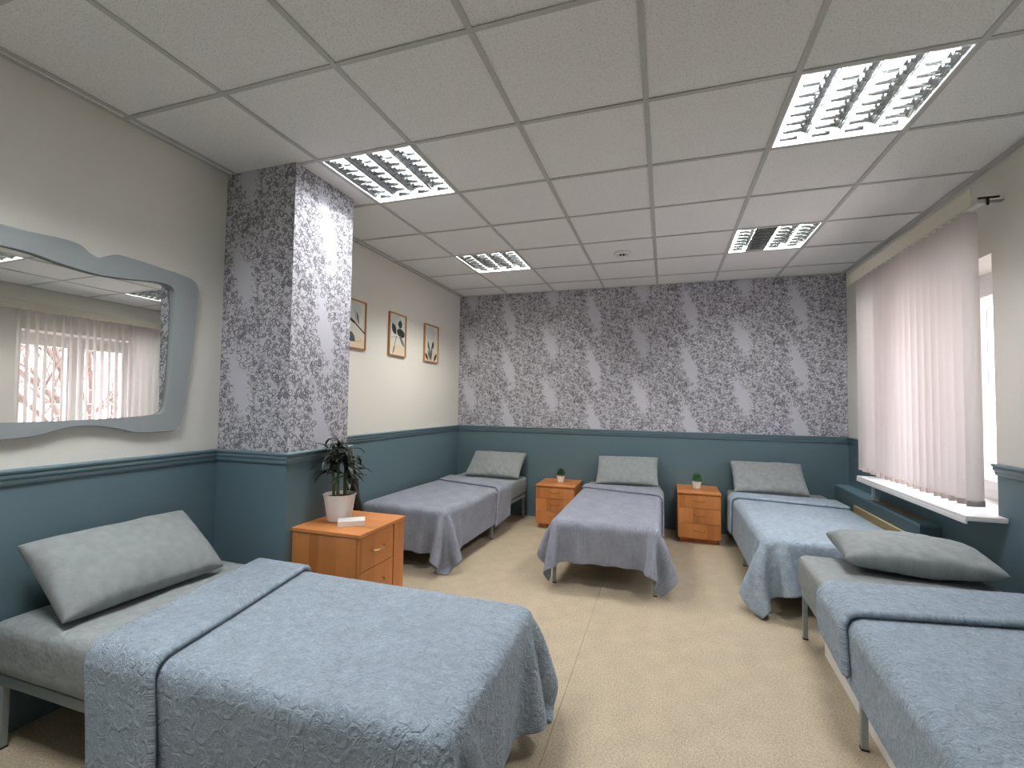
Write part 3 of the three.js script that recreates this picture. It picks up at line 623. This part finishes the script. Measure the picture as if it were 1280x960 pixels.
// ---------------------------------------------------------------- beds
function bed(o) {
  const { pos, turn, w, l, top, name } = o, by = 0.285;
  const f = thing('bed_frame', `grey metal bed frame on thin legs, ${name}`, 'bed', pos, turn, 'metal bed frames');
  for (const s of [-1, 1]) mesh('side_rail', boxAt(s * (w / 2 - 0.03) - 0.012, s * (w / 2 - 0.03) + 0.012, by - 0.04, by, 0.02, l - 0.02, 0.003), M.steel, f);
  for (const z of [0.03, l / 2, l - 0.03]) mesh('cross_rail', boxAt(-w / 2 + 0.042, w / 2 - 0.042, by - 0.04, by - 0.004, z - 0.012, z + 0.012, 0.003), M.steel, f);
  for (let k = 0; k < 9; k++) mesh('base_slat', boxAt(-w / 2 + 0.043, w / 2 - 0.043, by - 0.003, by, 0.06 + k * (l - 0.16) / 8, 0.1 + k * (l - 0.16) / 8), M.steel, f);
  for (const z of [0.06, l / 2, l - 0.045]) for (const s of [-1, 1]) { const lg = mesh('leg', boxAt(-0.0125, 0.0125, 0.006, by - 0.04, -0.0125, 0.0125, 0.003), M.steel, f); lg.position.set(s * (w / 2 - 0.03), 0, z); mesh('foot_cap', boxAt(-0.0135, 0.0135, 0, 0.008, -0.0135, 0.0135), M.dark, lg); }
  const m = mesh('mattress', mattressGeo(w, l, by + 0.001, top, o.seed), M.linen, scene); m.position.set(...pos); m.rotation.y = turn;
  tag(m, `mattress in a grey-green fitted sheet, ${o.mname ?? name}`, 'mattress', 'mattresses in grey sheets');
  if (!o.blanket) return;
  const bl = o.blanket, base = { hx: w / 2, zl: l, top, bottom: by - 0.03 };
  const g = thing('blanket', bl.label, bl.category ?? 'blanket', pos, turn);
  const d = drape({ ...base, x0: -w / 2 - bl.left, x1: w / 2 + bl.right, zHead: bl.head, zFoot: () => l + bl.foot, t: bl.t, seed: o.seed, bend: bl.bend, walls: bl.walls ?? [] });
  mesh('cover', sheetGeo(d, bl.t), bl.mat, g);
  const c = bl.cuff;
  const d2 = drape({ ...base, hx: w / 2 + bl.t * 1.15, zl: l + 1, top: top + bl.t * 1.15, bottom: by - 0.03, x0: -w / 2 - c.left, x1: w / 2 + c.right, zHead: c.head, zFoot: c.foot, t: c.t, seed: o.seed + 9, bend: bl.bend, steps: 120, walls: bl.walls ?? [], r: 0.05 });
  mesh('turned_back_edge', sheetGeo(d2, c.t), bl.mat, g);
}
const lin = (a, b) => (s) => a + (b - a) * s;
// near left: head at the left wall, foot towards the middle of the room (local +x is the far side)
bed({ pos: [-2.525, 0, -1.56], turn: Math.PI / 2, w: 0.86, l: 1.98, top: 0.49, seed: 1, name: 'beside the wall mirror',
  blanket: { label: 'sculpted light blue plush blanket with broad turned-back band, below the mirror', mat: M.plush, t: 0.014, left: 0.38, right: 0.30, foot: 0.28, head: lin(0.98, 0.36), bend: 0.35,
    cuff: { t: 0.026, left: 0.42, right: 0.30, head: lin(0.86, 0.27), foot: lin(1.19, 0.59) } } });
// near right: head towards the back wall
bed({ pos: [1.185, 0, -3.27], turn: -0.03, w: 0.84, l: 2.0, top: 0.49, seed: 2, name: 'with a white board beneath it',
  blanket: { label: 'sculpted blue plush blanket on the bed beside the window wall', mat: M.plush, t: 0.014, left: 0.24, right: 0.2, foot: 0.28, head: lin(0.82, 0.50), bend: 0.35,
    cuff: { t: 0.030, left: 0.20, right: 0.18, head: lin(0.70, 0.38), foot: lin(1.06, 0.70) } } });
// back row
bed({ pos: [-2.0, 0, -5.47], turn: -0.05, w: 0.84, l: 2.02, top: 0.49, seed: 3, name: 'in the corner under the botanical prints',
  blanket: { label: 'ribbed grey-blue quilt on the corner bed under the botanical prints', category: 'quilt', mat: M.quilt, t: 0.007, left: 0.06, right: 0.23, foot: 0.25, head: lin(0.50, 0.75), bend: 0.22, walls: [[-0.445, 1]],
    cuff: { t: 0.020, left: 0.01, right: 0.25, head: lin(0.44, 0.70), foot: lin(0.72, 1.08) } } });
bed({ pos: [-0.435, 0, -5.48], turn: 0.0, w: 0.80, l: 1.97, top: 0.48, seed: 4, name: 'between the two matching nightstands',
  blanket: { label: 'ribbed grey-blue quilt on the bed between the two nightstands', category: 'quilt', mat: M.quilt, t: 0.007, left: 0.26, right: 0.28, foot: 0.215, head: lin(0.40, 0.40), bend: 0.22,
    cuff: { t: 0.020, left: 0.06, right: 0.27, head: lin(0.34, 0.38), foot: lin(0.50, 0.86) } } });
bed({ pos: [1.075, 0, -5.48], turn: 0.0, w: 0.90, l: 1.98, top: 0.49, seed: 5, name: 'beside the teal ledge against the back wall',
  blanket: { label: 'soft blue plush blanket on the bed beside the teal ledge', mat: M.plushSoft, t: 0.012, left: 0.25, right: 0.05, foot: 0.24, head: lin(0.44, 0.60), bend: 0.3, walls: [[0.50, -1]],
    cuff: { t: 0.024, left: 0.27, right: 0.03, head: lin(0.34, 0.50), foot: lin(0.52, 0.80) } } });

function pillow(c, right, up, w, h, t, s, label) {
  const m = mesh('pillow', pillowGeo(w, h, t, s), M.pillow, scene), R = new THREE.Vector3(...right).normalize(), U = new THREE.Vector3(...up), N = new THREE.Vector3().crossVectors(R, U).normalize();
  U.crossVectors(N, R).normalize(); m.matrixAutoUpdate = true; m.quaternion.setFromRotationMatrix(new THREE.Matrix4().makeBasis(R, U, N)); m.position.set(...c);
  return tag(m, label, 'pillow', 'grey pillows on the beds');
}
pillow([-2.30, 0.65, -1.50], [0.02, 0, -1], [-0.27, 0.215, 0], 0.66, 0.40, 0.18, 1, 'grey pillow propped against the teal wall below the mirror');
pillow([1.25, 0.592, -3.10], [1, 0, 0.06], [0.0, 0.03, -0.4], 0.66, 0.40, 0.18, 2, 'plump grey pillow lying flat near the window sill');
pillow([-1.925, 0.635, -5.275], [1, 0, 0], [0.03, 0.23, -0.31], 0.67, 0.42, 0.13, 3, 'grey pillow on the corner bed under the prints');
pillow([-0.395, 0.645, -5.30], [1, 0.02, 0], [-0.02, 0.25, -0.26], 0.66, 0.39, 0.13, 4, 'grey pillow on the bed between the two nightstands');
pillow([0.985, 0.655, -5.28], [1, 0, 0], [0, 0.24, -0.30], 0.66, 0.42, 0.14, 5, 'grey pillow on the bed beside the teal ledge');

// white board under the near right bed
{
  const b = mesh('white_board', boxAt(-0.009, 0.009, 0, 0.235, -0.85, 0.85, 0.003), M.white, scene); b.position.set(0.828, 0, -2.2); b.rotation.y = -0.03;
  tag(b, 'white board standing on edge under the bed by the window', 'board');
}

// ---------------------------------------------------------------- nightstands
function bow(w, d, r) { return tube([[-w / 2, 0, 0], [-w / 2 + 0.004, -0.002, d * 0.7], [-w / 4, -0.004, d], [0, -0.005, d * 1.05], [w / 4, -0.004, d], [w / 2 - 0.004, -0.002, d * 0.7], [w / 2, 0, 0]], r, 28, 8); }
function smallStand(x, w, h, label, split) {                                      // three drawers, front towards +z
  const d = 0.48, n = thing('nightstand', label, 'nightstand', [x, 0, ZB + 0.012 + d / 2], 0, 'small three-drawer nightstands'), fz = d / 2;
  mesh('carcass', mergeGeometries([boxAt(-w / 2, -w / 2 + 0.016, 0.05, h - 0.018, -fz, fz - 0.018), boxAt(w / 2 - 0.016, w / 2, 0.05, h - 0.018, -fz, fz - 0.018), boxAt(-w / 2 + 0.016, w / 2 - 0.016, 0.05, 0.066, -fz, fz - 0.018), boxAt(-w / 2 + 0.016, w / 2 - 0.016, 0.066, h - 0.018, -fz, -fz + 0.01)]), M.wood, n);
  mesh('top', boxAt(-w / 2 - 0.004, w / 2 + 0.004, h - 0.018, h, -fz, fz + 0.006, 0.003), M.woodTop, n);
  mesh('plinth', boxAt(-w / 2 + 0.02, w / 2 - 0.02, 0, 0.05, -fz + 0.01, fz - 0.05), M.wood, n);
  const y = [0.052, 0.052 + (h - 0.07) * 0.345, 0.052 + (h - 0.07) * 0.69, h - 0.021];
  for (let k = 0; k < 3; k++) {
    const yy = y[k], y2 = y[k + 1] - 0.004, g = new RoundedBoxGeometry(w - 0.004, y2 - yy, 0.018, 2, 0.002); 
    const dr = mesh('drawer', metreUV(g, k * 0.13 + x, 0.2 * k), M.wood, n); dr.position.set(0, (yy + y2) / 2, fz - 0.009);
    const hd = mesh('handle', bow(0.10, 0.024, 0.005), M.bronze, dr); hd.position.set(0, 0.012, 0.009);
  }
  if (split) { const lk = mesh('lock', new THREE.CylinderGeometry(0.009, 0.009, 0.006, 18).rotateX(Math.PI / 2), M.steel, n, 'round metal lock'); lk.position.set(w / 2 - 0.06, h - 0.055, fz + 0.002); }
}
smallStand(-1.14, 0.43, 0.475, 'small alder nightstand with a lock, between the corner bed and middle bed', true);
smallStand(0.325, 0.40, 0.505, 'small alder nightstand between the middle bed and the bed by the ledge', false);
{
  const W = 0.47, D = 0.45, h = 0.65, n = thing('nightstand', 'larger alder nightstand with brass handles beside the wallpapered pillar', 'nightstand', [-1.795, 0, -2.39]);
  const x0 = -D / 2, x1 = D / 2, z0 = -W / 2 + 0.006, z1 = W / 2 - 0.006;         // drawers face +x
  mesh('carcass', mergeGeometries([boxAt(x0, x1 - 0.018, 0.0, h - 0.02, z1 - 0.018, z1), boxAt(x0, x1 - 0.018, 0.0, h - 0.02, z0, z0 + 0.018), boxAt(x0, x0 + 0.01, 0.0, h - 0.02, z0 + 0.018, z1 - 0.018), boxAt(x0 + 0.01, x1 - 0.03, 0.05, 0.066, z0 + 0.018, z1 - 0.018), boxAt(x1 - 0.05, x1 - 0.035, 0, 0.05, z0 + 0.018, z1 - 0.018)]), M.wood, n);
  mesh('top', boxAt(x0 - 0.002, x1 + 0.008, h - 0.02, h, z0 - 0.008, z1 + 0.008, 0.003), M.woodTop, n);
  const hs = [[0.06, 0.245], [0.249, 0.434], [0.438, 0.626]];
  for (const [a, b] of hs) {
    const dr = mesh('drawer', metreUV(new RoundedBoxGeometry(0.018, b - a, W - 0.14, 2, 0.002), 0.1, a), M.wood, n); dr.position.set(x1 - 0.009, (a + b) / 2, 0.058);
    const hd = mesh('handle', bow(0.115, 0.03, 0.0055).rotateY(Math.PI / 2), M.brass, dr, 'brass bow handle'); hd.position.set(0.009, 0.005, 0.0);
  }
  mesh('side_stile', boxAt(x1 - 0.018, x1, 0.0, h - 0.024, z0, z0 + 0.112, 0.002), M.wood, n);
}

// ---------------------------------------------------------------- plants and small things
function leafBlade(len, wid, droop, fold = 0.25) {                                // long arching blade along +x, tip down
  const n = 10, pos = [], idx = [];
  for (let k = 0; k <= n; k++) {
    const t = k / n, a = 0.9 - droop * t, w = wid * Math.pow(Math.sin(Math.PI * (0.06 + 0.94 * t)), 0.7) * (1 - 0.25 * t);
    let x = 0, y = 0; for (let s = 0; s < k; s++) { const b = 0.9 - droop * (s + 0.5) / n; x += Math.cos(b) * len / n; y += Math.sin(b) * len / n; }
    const nx = -Math.sin(a), ny = Math.cos(a);
    pos.push(x + nx * w * fold, y + ny * w * fold, -w / 2, x, y, 0, x + nx * w * fold, y + ny * w * fold, w / 2);
    if (k) { const c = (k - 1) * 3; for (const q of [0, 1]) idx.push(c + q, c + q + 1, c + q + 3, c + q + 1, c + q + 4, c + q + 3); }
  }
  const g = new THREE.BufferGeometry(); g.setAttribute('position', new THREE.Float32BufferAttribute(pos, 3)); g.setAttribute('uv', new THREE.Float32BufferAttribute(new Float32Array(pos.length / 3 * 2), 2)); g.setIndex(idx); g.computeVertexNormals(); return g;
}
{
  const x = -1.88, z = -2.385, y = 0.651, p = thing('potted_dracaena', 'dark leafy dracaena in a white plastic pot on the nightstand', 'potted plant', [x, y, z]);
  mesh('pot', lathe([[0, 0], [0.066, 0], [0.070, 0.006], [0.080, 0.07], [0.092, 0.145], [0.095, 0.15], [0.097, 0.158], [0.093, 0.160], [0.088, 0.150], [0.08, 0.1], [0, 0.1]], 48), M.pot, p);
  mesh('soil', new THREE.CylinderGeometry(0.085, 0.082, 0.02, 32).translate(0, 0.128, 0), M.soil, p);
  const lm = [0x232a22, 0x2b3229, 0x1c221d, 0x38402f].map((c) => phys({ color: c, roughness: 0.42, side: THREE.DoubleSide }));
  seed = 77;
  const keepOff = (lf) => { for (let k = 0; k < 14; k++) { lf.updateMatrixWorld(true); scene.updateMatrixWorld(true); if (new THREE.Box3().setFromObject(lf, true).min.x > -2.012) return; lf.rotation.y += Math.sin(lf.rotation.y) > 0 ? -0.22 : 0.22; } };
  const stems = [[-0.035, 0.01, 0.27, -0.16], [0.0, 0.02, 0.32, 0.0], [0.03, -0.01, 0.22, 0.14], [0.01, -0.03, 0.29, 0.05]];
  for (const [sx, sz, h, lean] of stems) {
    const tx = sx + lean * 0.22, topP = [tx, 0.13 + h, sz];
    mesh('stem', tube([[sx, 0.125, sz], [sx + lean * 0.06, 0.13 + h * 0.5, sz], topP], 0.009, 14, 8), M.stem, p);
    for (let k = 0; k < 17; k++) {
      const g = leafBlade(rr(0.10, 0.165), rr(0.026, 0.040), rr(1.2, 2.4), 0.2), lf = mesh('leaf', g, lm[k % 4], p);
      const up = rr(-0.13, 0.02); lf.position.set(tx + lean * up * 0.3, 0.13 + h + up, sz); lf.rotation.set(0, k * 2.4 + rr(-0.4, 0.4), rr(-0.5, 0.25), 'YXZ'); keepOff(lf);
    }
  }
  for (const [sx, h, a] of [[-0.05, 0.16, 2.9], [0.05, 0.2, 0.1], [0.055, 0.18, -0.6]]) for (let k = 0; k < 3; k++) { const lf = mesh('leaf', leafBlade(rr(0.1, 0.15), 0.02, rr(1.2, 2.0)), lm[k], p); lf.position.set(sx * 0.6, 0.13 + h, 0); lf.rotation.set(0, a + k * 0.5, -0.4, 'YXZ'); keepOff(lf); }
}
{
  const b = thing('book', 'small white book lying beside the plant pot on the nightstand', 'book', [-1.745, 0.651, -2.325], 0.62);
  mesh('cover', mergeGeometries([boxAt(-0.075, 0.075, 0, 0.003, -0.05, 0.05), boxAt(-0.075, 0.075, 0.027, 0.030, -0.05, 0.05), boxAt(-0.075, 0.075, 0.003, 0.027, 0.047, 0.05)]), M.white, b);
  mesh('pages', boxAt(-0.072, 0.072, 0.003, 0.027, -0.047, 0.047), std({ color: 0xe6e2d6, roughness: 0.9 }), b);
}
function sprig(x, y, z, label, hue) {
  const p = thing('potted_sprig', label, 'potted plant', [x, y, z], 0, 'little green plants in white pots');
  mesh('pot', lathe([[0, 0], [0.034, 0], [0.037, 0.004], [0.046, 0.066], [0.046, 0.07], [0.042, 0.07], [0.040, 0.055], [0, 0.055]], 32), M.white, p);
  mesh('soil', new THREE.CylinderGeometry(0.041, 0.040, 0.006, 24).translate(0, 0.059, 0), M.soil, p);
  seed = Math.round(900 + x * 10); const parts = [];
  for (let k = 0; k < 150; k++) {
    const a = rnd() * 6.283, e = rr(-0.1, 1.4), r = rr(0.02, 0.052), g = new THREE.SphereGeometry(0.010, 5, 4); g.scale(1.3, 0.35, 0.8); g.rotateZ(rr(-1, 1)); g.rotateY(a);
    g.translate(Math.cos(a) * Math.cos(e) * r, 0.085 + Math.sin(e) * r * 1.35, Math.sin(a) * Math.cos(e) * r); parts.push(g);
  }
  mesh('foliage', mergeGeometries(parts), std({ color: hue, roughness: 0.6 }), p).userData.kind = 'stuff';
}
sprig(-1.135, 0.4755, -5.28, 'little green plant in a white pot on the nightstand with a lock', 0x2f5a2c);
sprig(0.318, 0.5055, -5.28, 'little green plant in a white pot on the nightstand by the ledge-side bed', 0x35702a);
{
  // dark bag leaning in the nook behind the pillar
  const b = thing('backpack', 'dark brown bag standing behind the nightstand next to the pillar', 'bag', [-2.235, 0, -2.94], 0.3);
  const m = std({ color: 0x2e2722, roughness: 0.85 }), g = new THREE.BoxGeometry(0.30, 0.80, 0.18, 10, 16, 8), p = g.attributes.position;
  for (let i = 0; i < p.count; i++) {
    let X = p.getX(i), Y = p.getY(i) + 0.40, Z = p.getZ(i); const t = Y / 0.80, k = (1 - 0.55 * smooth(0.5, 1, t)) * (0.9 + 0.1 * Math.cos(t * 6)), l = Math.hypot(X / 0.15, Z / 0.09); const rd = l > 1 ? 1 / Math.pow(l, 0.6) : 1;
    X *= k * rd; Z *= k * rd; p.setXYZ(i, X + 0.012 * noise(X * 9, Y * 7, Z * 9), Math.max(0, Y), Z + 0.012 * noise(Y * 9, X * 7, Z * 9));
  }
  g.computeVertexNormals(); const bg = mergeVertices(g); bg.computeVertexNormals(); mesh('bag_body', bg, m, b);
  mesh('top_loop', tube([[-0.05, 0.78, 0], [-0.03, 0.86, 0], [0.03, 0.86, 0], [0.05, 0.78, 0]], 0.009, 16, 7), m, b);
  mesh('strap', tube([[0.05, 0.76, 0.05], [0.13, 0.60, 0.11], [0.17, 0.3, 0.11], [0.13, 0.08, 0.09]], 0.012, 24, 7), m, b);
}
renderer.render(scene, camera);
